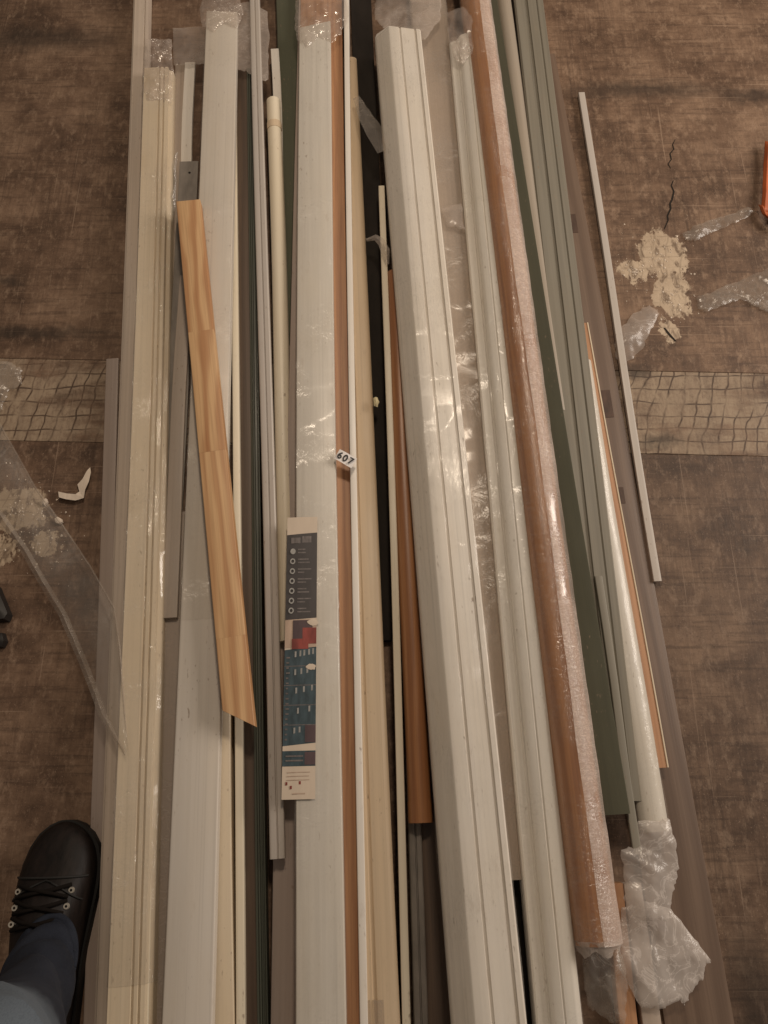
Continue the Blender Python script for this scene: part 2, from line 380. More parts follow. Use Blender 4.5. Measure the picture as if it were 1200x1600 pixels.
    if worn:
        pale = s.mix(s.ramp(x, (.35, 0), (.7, .7)), (.33, .25, .175), (.23, .17, .12))
        pale = s.mix(s.ramp(fleck, (.54, 0), (.70, .6)), pale, (.15, .10, .07))
        pale = s.mix(grid, pale, (.045, .026, .017))
        c = s.mix(wn, c, pale)
    dcol = s.mix(s.ramp(fleck, (.50, 0), (.64, .85)), s.mix(s.ramp(big, (.4, 0), (.6, 1)), (.50, .395, .285), (.40, .305, .215)), (.13, .085, .055))
    dcol = s.mix(s.math('MULTIPLY', grid, .35), dcol, (.12, .08, .05))
    c = s.mix(dust, c, dcol)
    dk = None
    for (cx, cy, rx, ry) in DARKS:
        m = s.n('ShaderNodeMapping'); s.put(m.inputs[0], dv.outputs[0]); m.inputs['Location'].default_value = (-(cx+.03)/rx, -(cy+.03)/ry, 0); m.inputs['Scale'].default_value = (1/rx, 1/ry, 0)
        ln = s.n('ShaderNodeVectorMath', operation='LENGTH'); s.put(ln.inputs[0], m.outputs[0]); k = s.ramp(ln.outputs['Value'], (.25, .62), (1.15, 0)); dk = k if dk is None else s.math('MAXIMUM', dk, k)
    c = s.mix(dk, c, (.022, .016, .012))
    r = s.ramp(big, (.3, .5), (.7, .68))
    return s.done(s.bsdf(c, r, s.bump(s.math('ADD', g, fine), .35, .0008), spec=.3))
def patch(x, y, rx, ry): p = P(x, y); return (p.x, p.y, rx, ry)
PATCHES = [patch(1037, 398, .060, .068), patch(1050, 458, .046, .066), patch(990, 422, .040, .032), patch(1045, 515, .020, .030), patch(22, 795, .075, .055), patch(70, 850, .035, .030), patch(-10, 860, .05, .035)]
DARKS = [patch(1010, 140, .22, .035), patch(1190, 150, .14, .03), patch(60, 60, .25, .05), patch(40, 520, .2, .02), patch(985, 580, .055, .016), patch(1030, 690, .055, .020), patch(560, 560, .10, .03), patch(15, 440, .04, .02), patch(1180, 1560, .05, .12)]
floor = link('floor', mesh('floor', [(-4, -3, -.02), (4, -3, -.02), (4, 5, -.02), (-4, 5, -.02)], [(0, 1, 2, 3)], 0), plain('floor_joint_dirt', (.03, .021, .015), .8))
floor['kind'] = 'structure'; floor['label'] = 'weathered brown wood-look floor planks under the pile'
def plank(x0, x1, y0, y1, mat, rot=0.0):
    g = .0003; b = .0006; T = 0.0
    x0 += g; x1 -= g; y0 += g; y1 -= g
    V = [(x0, y0, -.012), (x1, y0, -.012), (x1, y1, -.012), (x0, y1, -.012), (x0, y0, T-b), (x1, y0, T-b), (x1, y1, T-b), (x0, y1, T-b),
         (x0+b, y0+b, T), (x1-b, y0+b, T), (x1-b, y1-b, T), (x0+b, y1-b, T)]
    F = [(0, 1, 5, 4), (1, 2, 6, 5), (2, 3, 7, 6), (3, 0, 4, 7), (4, 5, 9, 8), (5, 6, 10, 9), (6, 7, 11, 10), (7, 4, 8, 11), (8, 9, 10, 11)]
    o = link('plank', mesh('plank', V, F, 0), mat, floor); o.rotation_euler.z = rot; return o
ROT = math.radians(-1.3)
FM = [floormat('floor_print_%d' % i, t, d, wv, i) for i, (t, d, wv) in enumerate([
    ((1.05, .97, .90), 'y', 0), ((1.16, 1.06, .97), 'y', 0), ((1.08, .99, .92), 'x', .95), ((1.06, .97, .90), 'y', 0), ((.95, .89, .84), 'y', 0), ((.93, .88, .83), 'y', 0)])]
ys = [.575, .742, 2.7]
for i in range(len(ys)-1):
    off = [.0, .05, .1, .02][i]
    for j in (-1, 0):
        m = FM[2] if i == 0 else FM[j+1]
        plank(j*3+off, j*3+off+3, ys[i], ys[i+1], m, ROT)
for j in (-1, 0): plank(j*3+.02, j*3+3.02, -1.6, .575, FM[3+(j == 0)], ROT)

def crack(pts, w):
    V, F = [], []
    for i, (x, y) in enumerate(pts):
        ww = w*(.4+.6*math.sin(math.pi*(i+.3)/(len(pts)-.4)))
        V += [P(x-ww/2, y, .0006), P(x+ww/2, y, .0006)]
    for i in range(len(pts)-1): F.append((2*i, 2*i+1, 2*i+3, 2*i+2))
    link('crack', mesh('crack', V, F, 0), BLACKISH, floor)
crack([(1055, 218), (1051, 226), (1053, 233), (1047, 240), (1049, 249), (1044, 256), (1048, 263)], 2.0)
crack([(1052, 282), (1049, 290), (1053, 299), (1050, 312), (1047, 318), (1048, 326), (1043, 337), (1044, 344), (1038, 358)], 3.0)
crack([(1038, 512), (1044, 520), (1050, 527), (1056, 533)], 4.5)
crack([(1115, 1430), (1116, 1480), (1113, 1530), (1117, 1600)], 2)
# ================================================================== THE PILE, from its left edge to its right edge
TOP, BOT = .28, .42      # how far sticks that leave the photograph go on beyond it
def mk(*a, **k): return stick(*a, **k)[0]

# -- far left
mk('corner_trim', 'long weathered grey trim forming the far left edge of the pile', 'trim', (0, 206, 231, 1400, 153, 188), .034,
   poly((-1, -.030), (-1, -.006), (-.80, -.0045), (-.78, -.001), (-.7, 0), (.55, 0), (.6, -.002), (.7, -.002), (.75, 0), (.96, 0), (1, -.002), (1, -.030)), GREYTRIM, et=TOP, eb=BOT)
mk('floor_strip', 'flat dark taupe strip on the floor left of the grey edge trim', 'strip', (560, 166, 186, 1560, 133, 158), .008, rect(.007), MAUVE, eb=BOT)
# -- film-wrapped beige moulding
BP = poly((-1, -.048), (-1, -.002), (-.97, 0), (.05, 0), (.09, -.003), (.16, -.003), (.2, 0), (.36, 0), (.40, -.003), (.47, -.003), (.51, 0), (.7, -.0005), (.74, -.009), (.96, -.012), (1, -.015), (1, -.048))
mk('wrapped_moulding', 'beige grooved moulding wrapped in shiny clear film near the left edge', 'moulding', (105, 224, 271, 1600, 168, 233), .066, BP, BEIGE, zt=.052, eb=BOT,
   film=FILMSPARK, film_rng=lambda s: (s.row(1540), s.len-.004))
mk('thin_batten', 'thin cream batten beside the lower end of the film-wrapped beige moulding', 'batten', (968, 238, 247.5, 1600, 222, 234), .058, rect(.018), CREAM, eb=BOT, zt=.05)
# -- between wrapped moulding and left white board
mk('mauve_strip', 'short mauve strip under the film near the far end of the pile', 'strip', (100, 273, 291, 700, 247, 268), .024, rect(.012), TAUPE)
mk('white_batten', 'narrow white batten ending above the grey metal plate', 'batten', (97, 288, 304, 420, 279, 297), .032, rect(.008), WHITE)
def hole(root, s):
    y = s.row(270)
    V = [(math.cos(a)*.0024, math.sin(a)*.0024, 0) for a in [k*math.pi/6 for k in range(12)]]
    V2 = [(x, y_, -.001) for x, y_, _ in V]
    F = [tuple(range(12))]+[(k, (k+1) % 12, 12+(k+1) % 12, 12+k) for k in range(12)]
    for yy in (s.row(270), s.row(500)):
        o = link('screw_hole', mesh('screw_hole', V+V2, F, 0), BLACKISH, root); o.location = (0.003, yy, .0006)
mk('metal_strip', 'dull grey metal strip running below the loose pine board', 'metal strip', (252, 279.5, 310, 900, 243, 277), .040, rect(.004, .0008), STEEL, kids=(hole,))
mk('film_wrapped_lath', 'brownish lath in cloudy film between beige moulding and left white board', 'lath', (800, 262, 290, 1600, 233, 262), .036, rect(.016), PALELATH, eb=BOT,
   film=FILMHAZY)
mk('pale_lath', 'pale mauve lath between grey metal strip and left white board', 'lath', (430, 284, 297, 965, 248, 281), .046, rect(.012), PALELATH, zt=.044)
mk('slotted_strip', 'dark narrow strip with its end beside the wrapped beige moulding', 'strip', (860, 247, 254, 968, 243, 250), .043, rect(.01), DARKBROWN)
# -- left wide white board
mk('white_board', 'wide flat white board lying under the loose pine board', 'board', (18, 322.5, 371, 1600, 252, 331), .068, rect(.018, .002), COOLWHITE, zt=.060, eb=BOT, shear1=-.006,
   film=FILM, film_rng=lambda s: (s.row(968), s.len+.012))
# -- loose pine board on top (finger-jointed lengths)
def pine():
    CUR_BOW[:] = [0, 0]
    s = place(313, 274.5, 313, 1122, 348.5, 396.5, .094, .086)
    root = empty('pine_board'); root.matrix_world = s.M
    cuts = [0, s.row(995), s.row(705), s.row(517), s.len]
    for i in range(4):
        me = loft('board_length', rect(.020, .0015), s.hw, s.len, y0=cuts[i]+(.00006 if i else 0), y1=cuts[i+1]-.00006, seg=3, shear0=-.030 if i == 0 else 0, shear1=-.002 if i == 3 else 0)
        o = link('board_length', me, PINES[i], root); o.location.z = -.0001*(i % 2)
    tag(root, 'loose orange pine board lying askew on top of the pile', 'board')
pine()
# -- strips right of the left white board
mk('beige_lath', 'beige lath tucked under the right edge of the wide white board', 'lath', (960, 325, 359, 1600, 331, 363), .044, rect(.03), BEIGE, eb=BOT)
mk('cream_batten', 'thin cream batten next to the dark brown strip', 'batten', (150, 358.5, 368.5, 1600, 367, 380), .040, rect(.038), CREAM, eb=BOT)
mk('brown_strip', 'dark brown strip beside the dark green trim', 'strip', (110, 366, 389, 1600, 379.5, 404), .028, rect(.022), DARKBROWN, eb=BOT)
GP = poly((-1, -.03), (-1, -.001), (-.55, 0), (-.5, -.003), (-.38, -.003), (-.33, 0), (-.05, 0), (.02, -.005), (.55, -.006), (.6, 0), (.7, 0), (.74, -.006), (1, -.006), (1, -.03))
mk('dark_green_trim', 'narrow dark green ribbed trim beside the dark brown strip', 'trim', (105, 387, 395, 1600, 403, 422), .036, GP, DARKGREEN, eb=BOT)
RP = poly((-1, -.012), (-1, -.003), (-.85, -.0008), (-.6, 0), (-.1, 0), (0, -.003), (.1, -.003), (.2, -.0005), (.8, 0), (.95, -.001), (1, -.003), (1, -.012))
mk('pale_grey_trim', 'pale grey trim with a groove ending near the printed label', 'trim', (0, 388, 406, 1342, 423, 443.5), .056, RP, PALEGREY, et=TOP)
HR = [(math.cos(math.pi-math.pi*k/10), 0, -.013+.013*math.sin(math.pi*k/10)) for k in range(11)]
HR = [(-1, 0, -.02)]+HR+[(1, 0, -.02)]
mk('half_round_bead', 'cream half-round bead with taped end between pale grey and olive trims', 'bead', (150, 414.5, 438.5, 1000, 437, 462), .050, HR, CREAM,
   kids=(strip_kid('tape_band', TAN, HR, -1.08, 1.08, .0008, lambda s: s.row(196), lambda s: s.row(186)),))
mk('white_end_strip', 'short white strip end poking out beyond the cream half-round bead', 'strip', (76, 423, 435.5, 300, 429, 443), .034, rect(.01), WHITE)
mk('shaded_side_strip', 'mauve strip painting the shaded left side of the labelled white board', 'lath', (0, 467, 492, 1000, 441, 476), .046, rect(.018), MAUVE, et=TOP)  # stands in for the white board's side, its shade put into the colour
mk('olive_trim', 'olive green trim to the left of the labelled white board', 'trim', (0, 431, 466, 590, 444, 492), .027, rect(.025, .003), GREEN, et=TOP)
mk('mauve_board', 'flat mauve taupe board partly under the labelled white board', 'board', (540, 444, 486, 1600, 421, 482), .030, rect(.026), MAUVE, eb=BOT)
# -- brown board with the labelled white board on it
mk('brown_board', 'reddish brown board under the labelled white board', 'board', (0, 467, 537, 1600, 466, 563), .047, rect(.02), REDBROWN, et=TOP, eb=BOT)
WB, WBS = stick('labelled_white_board', 'white board with a long printed label on its left side', 'board', (38, 467, 516, 1600, 463, 541), .072, rect(.022, .002), OFFWHITE, zt=.066, eb=BOT, shear1=.018,
   film=FILM, film_rng=lambda s: (0, s.len+.02))
mk('white_edge_strip', 'thin white strip standing right beside the reddish brown board', 'strip', (0, 537, 545.5, 1600, 563, 574.5), .058, rect(.055), WHITE, et=TOP, eb=BOT)
TP = poly((-1, -.024), (-1, -.006), (-.9, -.003), (-.6, -.002), (-.55, -.004), (-.4, -.004), (-.3, -.001), (0, 0), (.5, 0), (.8, -.0015), (.95, -.005), (1, -.009), (1, -.024))
mk('tan_moulding', 'tan rounded moulding between thin white strip and black gap', 'moulding', (170, 528, 562, 1600, 575, 628), .056, TP, TAN, zt=.024, eb=BOT, et=.15,
   kids=(strip_kid('tape_band', FILMGREY, TP, -1.02, .25, .001, lambda s: s.row(1640), lambda s: s.row(1562)),))
mk('black_profile', 'black brown plastic profile deep in the gap beside the tan moulding', 'profile', (20, 549, 582, 1000, 588, 632), .014, rect(.013), BLACKISH, et=TOP)
mk('cream_edge_strip', 'thin cream strip on edge beside the short copper tube', 'strip', (290, 592, 601, 1600, 627, 640.5), .050, rect(.048), CREAM, eb=BOT)
mk('copper_tube', 'short copper brown tube ending beneath the big white bundle', 'tube', (420, 603, 632, 1284, 639, 677.5), .056, ('tube', 28), COPPER,
   kids=(strip_kid('end_sleeve', COPPER, ('tube', 28), -1.04, 1.04, .0008, lambda s: s.row(1286), lambda s: s.row(1252)),))
mk('grey_channel', 'grey metal channel showing past the end of the short copper tube', 'channel', (1180, 634, 655, 1600, 645, 667), .030, RP, STEEL, eb=BOT)
mk('dark_filler_strip', 'dark brown strip low between grey channel and big white bundle', 'strip', (1180, 650, 690, 1600, 662, 716), .018, rect(.016), DARKBROWN, eb=BOT)
# -- big white bundle: sloping left face, two flats with grooves, bright right lip
BW = poly((-1, -.055), (-1, -.030), (-.93, -.022), (-.47, -.003), (-.43, -.001), (-.38, 0), (.02, 0), (.05, -.0025), (.10, -.0025), (.13, 0), (.70, -.0005), (.73, -.003), (.77, -.003), (.80, .0008), (.94, .0008), (.99, -.002), (1, -.055))
mk('wrapped_white_bundle', 'big white moulding bundle in glittering film at the middle of the pile', 'bundle', (42, 588, 655, 1600, 704, 826), .112, BW, WHITE, zt=.092, eb=BOT, shear1=-.022,
   film=FILMLONG, film_rng=lambda s: (0, s.len))
mk('grey_wrapped_lath', 'lath in greyish film between the big white bundle and white cove moulding', 'lath', (-10, 640, 696, 1376, 736, 822), .054, rect(.02, .004), TAUPE, et=.1,
   film=FILMGREY)
CV = poly((-1, -.05), (-1, -.018), (-.92, -.015), (-.52, -.013), (-.46, -.009), (-.40, -.010), (-.34, -.005), (-.2, -.002), (.1, 0), (.16, -.002), (.22, 0), (.6, .001), (.8, -.0015), (.92, -.006), (.98, -.013), (1, -.02), (1, -.05))
mk('cove_moulding', 'white stepped cove moulding left of the long copper wrapped tube', 'moulding', (52, 703, 748, 1600, 842, 916), .086, CV, WHITE2, zt=.078, eb=BOT, shear1=.014,
   film=FILM, film_rng=lambda s: (0, s.len))
mk('gap_shade_strip', 'dark strip painting the shade low between white bundle and white cove moulding', 'channel', (1100, 775, 830, 1600, 818, 850), .02, rect(.018), BLACKISH, eb=BOT)  # near-black strip added to paint the darkness of the gap
# -- long copper tube in film
def tube_cap(root, s):
    # ragged skirt of film past the near end
    V, F = [], []; n = 40; hw = s.hw
    for r in range(4):
        for k in range(n):
            a = 2*math.pi*k/n; rr = hw*(1.05-.04*r+.05*math.sin(k*1.3+r)); yy = .006-r*.0045*(1+.35*math.sin(k*.9)+.3*random.random())
            V.append((rr*math.cos(a), yy, -hw+rr*math.sin(a)))
    for r in range(3):
        for k in range(n): F.append((r*n+k, r*n+(k+1) % n, (r+1)*n+(k+1) % n, (r+1)*n+k))
    link('film_skirt', mesh('film_skirt', V, F, 180), FILMHAZY, root)
def side_sheen(root, s):  # whitish shell paints the light reflected along the tube's right side
    V, F = [], []; n = 14; m = 120; hw = s.hw+.003
    for i in range(m+1):
        y = s.len*i/m
        for k in range(n+1):
            a = math.radians(88+1.5*math.sin(i*.11)+.8*math.sin(i*.53)-128*k/n); r = hw+.0003*math.sin(i*1.1+k*.8)+.0002*math.sin(i*2.3-k*1.3)
            V.append((r*math.cos(a), y, -s.hw+r*math.sin(a)))
    for i in range(m):
        for k in range(n): q = i*(n+1)+k; F.append((q, q+1, q+n+2, q+n+1))
    link('film_sheen', mesh('film_sheen', V, F, 180), FILMSHEEN, root)
mk('wrapped_copper_tube', 'long copper brown tube wrapped in rippled film with a ragged near end', 'tube', (0, 723, 771, 1480, 906, 978), .105, ('tube', 36), COPPER, zt=.092, et=TOP,
   film=FILMWRAP, film_off=.0016, kids=(tube_cap, side_sheen))
# -- strips on the right flank
mk('olive_box_trim', 'olive green square trim ending right of the long copper tube', 'trim', (0, 744, 778, 1273, 934, 986), .072, rect(.04, .002), LODEN, et=TOP)
mk('beige_bead', 'narrow beige strip beside the olive square trim', 'strip', (0, 777, 802, 640, 861, 890), .058, HR, GREIGE, et=TOP)
MP = poly((-1, -.035), (-1, -.003), (-.9, 0), (-.3, 0), (-.25, -.004), (-.12, -.004), (-.08, -.0005), (.45, 0), (.5, -.002), (.58, 0), (.93, .0005), (1, -.003), (1, -.035))
mk('grey_green_moulding', 'grey green grooved moulding on the right flank of the pile', 'moulding', (0, 803, 848, 1252, 936, 1005), .056, MP, GREYGREEN, et=TOP)
mk('pale_rib', 'narrow pale rib ending just under the milky crumpled film', 'strip', (900, 930, 942, 1335, 990, 1004), .062, rect(.006), GREYGREEN)
mk('white_foam_strip', 'white foam-wrapped strip ending in the crumpled milky film', 'strip', (560, 888, 926, 1300, 1004, 1050), .060, HR, OFFWHITE, zt=.043,
   film=FILM)
mk('red_brown_lath', 'thin red brown lath with a pale edge near the right flank', 'lath', (505, 893, 918, 1200, 1012, 1046), .032, rect(.02), REDBROWN,
   kids=(strip_kid('pale_edge', BEIGE, rect(.01, .0004), .84, .99, .0012),))
def stains(root, s):
    for y, u, dl in ((350, .35, .045), (632, .45, .055), (775, .3, .03), (862, .1, .06)):
        yy = s.row(y); hw = .012
        V = [(-hw, -dl/2, 0), (hw, -dl/2, 0), (hw*1.05, dl/2, 0), (-hw*.95, dl/2, 0)]; V += [(x, y_, -.0006) for x, y_, _ in V]
        o = link('dark_patch', mesh('dark_patch', V, [(0, 1, 2, 3), (0, 1, 5, 4), (1, 2, 6, 5), (2, 3, 7, 6), (3, 0, 4, 7)], 0), STAIN, root); o.location = (u*s.hw, yy, .0007)
STAIN = plain('dark_stain', (.075, .042, .028), .6, 0, .35, 90)
mk('brown_floor_strip', 'flat brown laminate strip on the floor along the right side of the pile', 'strip', (85, 800, 866, 1600, 1036, 1150), .007, rect(.006, .001), BROWNSTRIP, eb=BOT, kids=(stains,))
mk('white_stick', 'thin pale stick lying apart on the floor right of the pile', 'stick', (144, 904.5, 914.5, 908, 1022, 1034), .012, rect(.008, .001), PALEGREY)
mk('orange_lath', 'orange brown lath end showing below the milky crumpled film', 'lath', (1380, 946, 972, 1600, 966, 996), .025, rect(.02), REDBROWN, eb=BOT)
mk('taupe_lath', 'taupe lath end showing below the milky film at the near right', 'lath', (1380, 975, 1002, 1600, 1001, 1032), .022, rect(.018), TAUPE, eb=BOT)

# ================================================================== LABELS
def label_sheet():
    s = WBS; root = empty('printed_label')
    z = .0745; c0, c1 = P(472.5, 808, z), P(466, 1249, z); ax = (c0-c1).normalized(); side = ax.cross(Vector((0, 0, 1))).normalized()
    root.matrix_world = Matrix((side, ax, side.cross(ax))).transposed().to_4x4(); root.matrix_world.translation = c1
    L = (c0-c1).length; hw = ((P(497, 900, z)-P(449, 900, z)).length)/2
    Y = lambda y: (P(470, y, z)-c1).dot(ax)
    def quad(nm, u0, u1, ya, yb, mat, dz, par=root, skew=0.0):
        x0, x1, a, b = u0*hw, u1*hw, Y(yb), Y(ya)
        V, F = [], []; n = 8
        for i in range(n+1):
            y = a+(b-a)*i/n
            for x in (x0, (x0+x1)/2, x1): V.append((x, y+skew*(x/hw), dz-.0025*max(0, -(x/hw)-.2)**2))
        for i in range(n):
            for k in range(2): q = i*3+k; F.append((q, q+1, q+4, q+3))
        return link(nm, mesh(nm, V, F, 180), mat, par)
    PAPER = plain('label_paper', (.60, .50, .40), .45, 0, .06); SLATE = plain('label_slate', (.062, .055, .055), .4, 0, .2)
    TEAL = plain('label_teal', (.050, .075, .088), .4, 0, .3, 120); RED = plain('label_red', (.26, .055, .045), .45, 0, .3, 60); INK = plain('label_pale_ink', (.30, .29, .275), .5, 0, .25, 200)
    DIM = plain('label_dim_ink', (.15, .13, .125), .5, 0, .3, 200); PURPLE = plain('label_plum', (.085, .055, .06), .45, 0, .25); SKIN = plain('label_tan', (.46, .34, .26), .5, 0, .2)
    quad('paper', -1, 1, 808, 1249, PAPER, 0)
    sl = quad('slate_panel', -1, 1, 834, 967, SLATE, .0003, skew=.0015)
    for u0, u1, y0, y1 in ((-.72, -.1, 840, 849), (.02, .62, 838, 848)): quad('heading_line', u0, u1, y0, y1, DIM, .0005, sl)
    for i in range(7):
        yc = 861.5+i*15.4
        r = .0042; c = (-.58*hw-.0006*i/3, Y(yc), .0006)
        me = mesh('icon', [(math.cos(k*math.pi/8)*r*q, math.sin(k*math.pi/8)*r*q*1.15, 0) for q in (1, .55) for k in range(16)], [(k, (k+1) % 16, 16+(k+1) % 16, 16+k) for k in range(16)]+([tuple(range(16, 32))] if i == 0 else []), 0)
        o = link('icon', me, INK, sl); o.location = c
        for j in range(2): quad('text_line', -.25, random.uniform(.15, .65), yc-4+j*5, yc-2+j*5, DIM, .0005, sl)
    quad('picture_panel', -1, 1, 967.5, 1012, SKIN, .0003)
    quad('picture_panel', -.5, .75, 969, 1002, PURPLE, .0005); quad('picture_panel', .12, 1, 981, 1006, RED, .0007); quad('picture_panel', -.55, .5, 998, 1014, RED, .0006)
    tp = quad('size_table', -1, 1, 1013, 1163, TEAL, .0003, skew=.002)
    for y in (1040, 1070, 1101, 1132): quad('table_rule', -1, 1, y, y+1.1, DIM, .0005, tp)
    for y, us in ((1021, (-.3, 0, .25, .55, .8)), (1049, (-.3, .08, .45)), (1078, (-.22, .25, .75)), (1110, (-.1, .6)), (1140, (-.3, .02))):
        for u in us: quad('table_mark', u-.055, u+.055, y-4.5, y+4.5, INK, .0006, tp, .004)
    for y in range(1026, 1160, 8): quad('text_line', -.88, random.uniform(-.75, -.62), y, y+2.5, DIM, .0005, tp)
    quad('plum_cell', .35, 1, 1133, 1160, PURPLE, .0006, tp)
    st = quad('footer_panel', -1, 1, 1173, 1197, TEAL, .0003); quad('footer_cell', .35, 1, 1175, 1195, PURPLE, .0005, st)
    for y in (1180, 1187): quad('text_line', -.8, .25, y, y+2.5, DIM, .0005, st)
    for y in (1206, 1212, 1218): quad('text_line', -.7, random.uniform(.3, .7), y, y+1.2, SKIN, .0003)
    for u, y in ((-.72, 1224), (-.45, 1230), (.08, 1223)): quad('dot', u-.06, u+.06, y-2.5, y+2.5, RED, .0003)
    quad('text_line', -.35, .4, 1239, 1241, SKIN, .0003)
    for x, y, r in ((489, 972, 9), (487, 1042, 9)):
        o = blob_sheet('torn_spot', [(x+r*1.0*math.cos(k*.8)*random.uniform(.6, 1.1), y+r*.75*math.sin(k*.8)*random.uniform(.6, 1.1)) for k in range(8)], z+.0012, z+.0014, PAPER, None, 3, 3, .001, .0001)
        o.parent = root; o.matrix_parent_inverse = root.matrix_world.inverted()
    tag(root, 'long paper label with dark icon panel, red picture and blue tables', 'label')
label_sheet()
def number_tag():
    z = .078; root = empty('number_tag'); c = P(540, 716.5, z); a = math.radians(-29)
    root.location = c; root.rotation_euler = (math.radians(3), math.radians(4), a)
    hw, hh = .0165, .0095
    V = []; F = []
    for i in range(7):
        x = -hw+2*hw*i/6
        for y in (-hh, hh): V.append((x, y, .0012*math.sin(i*.9)))
    for i in range(6): F.append((2*i, 2*i+2, 2*i+3, 2*i+1))
    paper = link('paper', mesh('paper', V, F, 180), plain('tag_paper', (.80, .76, .74), .5, 0, .05), root)
    INK = plain('tag_ink', (.012, .011, .012), .5)
    for ch, x in (('6', -.0105), ('0', -.0005), ('7', .0098)):
        d = bpy.data.curves.new('digit', 'FONT'); d.body = ch; d.size = .0165; d.align_x = 'CENTER'; d.align_y = 'CENTER'; d.offset = .0004; d.extrude = .0001
        d.materials.append(INK); t_ = bpy.data.objects.new('digit_text', d); C.objects.link(t_); me = bpy.data.meshes.new_from_object(t_.evaluated_get(bpy.context.evaluated_depsgraph_get())); bpy.data.objects.remove(t_); me.materials.clear(); o = link('digit', me, INK, root); o.location = (x, -.0005, .0019)
    tag(root, 'small white number tag reading 607 stuck on the brown board edge', 'tag')
number_tag()

# ================================================================== LOOSE FILM, CRUMBS
def ribbon(name, label, pts, mat, wpx, zs, sub=5, wr=.0015, cat='film'):
    rows = [[], [], []]
    for i, (x, y) in enumerate(pts):
        a = pts[max(0, i-1)]; b = pts[min(len(pts)-1, i+1)]; d = Vector((b[0]-a[0], b[1]-a[1])).normalized(); n = Vector((-d.y, d.x)); w_ = wpx[i] if isinstance(wpx, (list, tuple)) else wpx
        for k, t in enumerate((-.5, 0, .5)): rows[k].append(P(x+n.x*w_*t, y+n.y*w_*t, zs[i]+(.004 if k == 1 else 0)))
    o = grid_sheet(name, rows, mat, None, sub, wr); tag(o, label, cat); return o
def cap_film(name, label, outline, z0, z1, mat, **k):
    o = blob_sheet(name, outline, z0, z1, mat, **k); tag(o, label, 'film'); return o
cap_film('film_end', 'crinkled film end beyond the wrapped beige moulding', [(226, 60), (268, 62), (270, 120), (268, 160), (222, 160), (223, 110)], .050, .058, FILMCAP, fold=.005, freq=50)
cap_film('film_end', 'cloudy film sheet spanning above the narrow white batten', [(270, 44), (320, 42), (322, 70), (321, 100), (292, 101), (271, 102)], .040, .043, FILMHAZY, fold=.002)
cap_film('film_end', 'loose film beyond the far end of the big white bundle', [(586, -5), (650, -12), (690, -10), (688, 30), (664, 62), (630, 52), (598, 44), (586, 30)], .075, .082, FILMHAZY, fold=.003)
cap_film('film_end', 'pinkish film bunched over the far end of the labelled white board', [(462, -8), (505, -14), (540, -8), (546, 20), (534, 52), (518, 66), (496, 58), (480, 74), (464, 62), (460, 30)], .068, .076, FILMCAP, fold=.004, freq=45)
cap_film('film_end', 'film bunched over the far end of the wide flat white board', [(316, -6), (345, -14), (374, -4), (380, 22), (370, 44), (350, 36), (332, 50), (316, 40), (312, 15)], .062, .068, FILMCAP, fold=.004, freq=45)
cap_film('film_end', 'wrinkled film bunched over the far end of the white cove moulding', [(698, 20), (722, 10), (752, 22), (758, 60), (752, 92), (736, 84), (722, 100), (708, 88), (700, 60)], .082, .087, FILMCAP, fold=.0035, freq=45)
cap_film('film_fold', 'bright fold of film on the grey-wrapped lath beside the white bundle', [(690, 326), (720, 318), (723, 345), (727, 360), (698, 352)], .064, .068, FILMHAZY, fold=.002)
cap_film('folded_film', 'scrap of cloudy film folded at the far ends of the left boards', [(364, 8), (388, 2), (418, 18), (420, 70), (419, 124), (404, 126), (386, 112), (367, 108)], .046, .052, FILMHAZY, fold=.002)
ribbon('glint_strand', 'glittering twisted strand added for glints beside the small metal plate', [(276, 238), (272, 262), (274, 285), (270, 308), (271, 335)], FILMGLINT, [4, 7, 5, 8, 4], [.062, .066, .063, .067, .062], 6, .003)  # glossy strand added only to make glints here
# film ribbon and knot across the black gap
ribbon('film_ribbon', 'ribbon of film stretched across the black gap near the far end', [(556, 150), (571, 182), (585, 205), (600, 236)], FILMGREY, [10, 22, 28, 22], [.045, .058, .066, .07])
ribbon('film_knot', 'small twisted knot of yellowish film on the thin cream strip', [(572, 374), (586, 371), (596, 378), (602, 392), (605, 412)], FILMHAZY, [4, 9, 12, 14, 6], [.05, .058, .06, .058, .054])
o = blob_sheet('foam_crumb', [(583, 622), (590, 621), (593, 628), (590, 636), (584, 634)], .050, .058, plain('yellow_foam', (.66, .58, .36), .8), None, 5, 2, .001, .001); tag(o, 'tiny yellow foam crumb beside the thin cream strip', 'crumb')
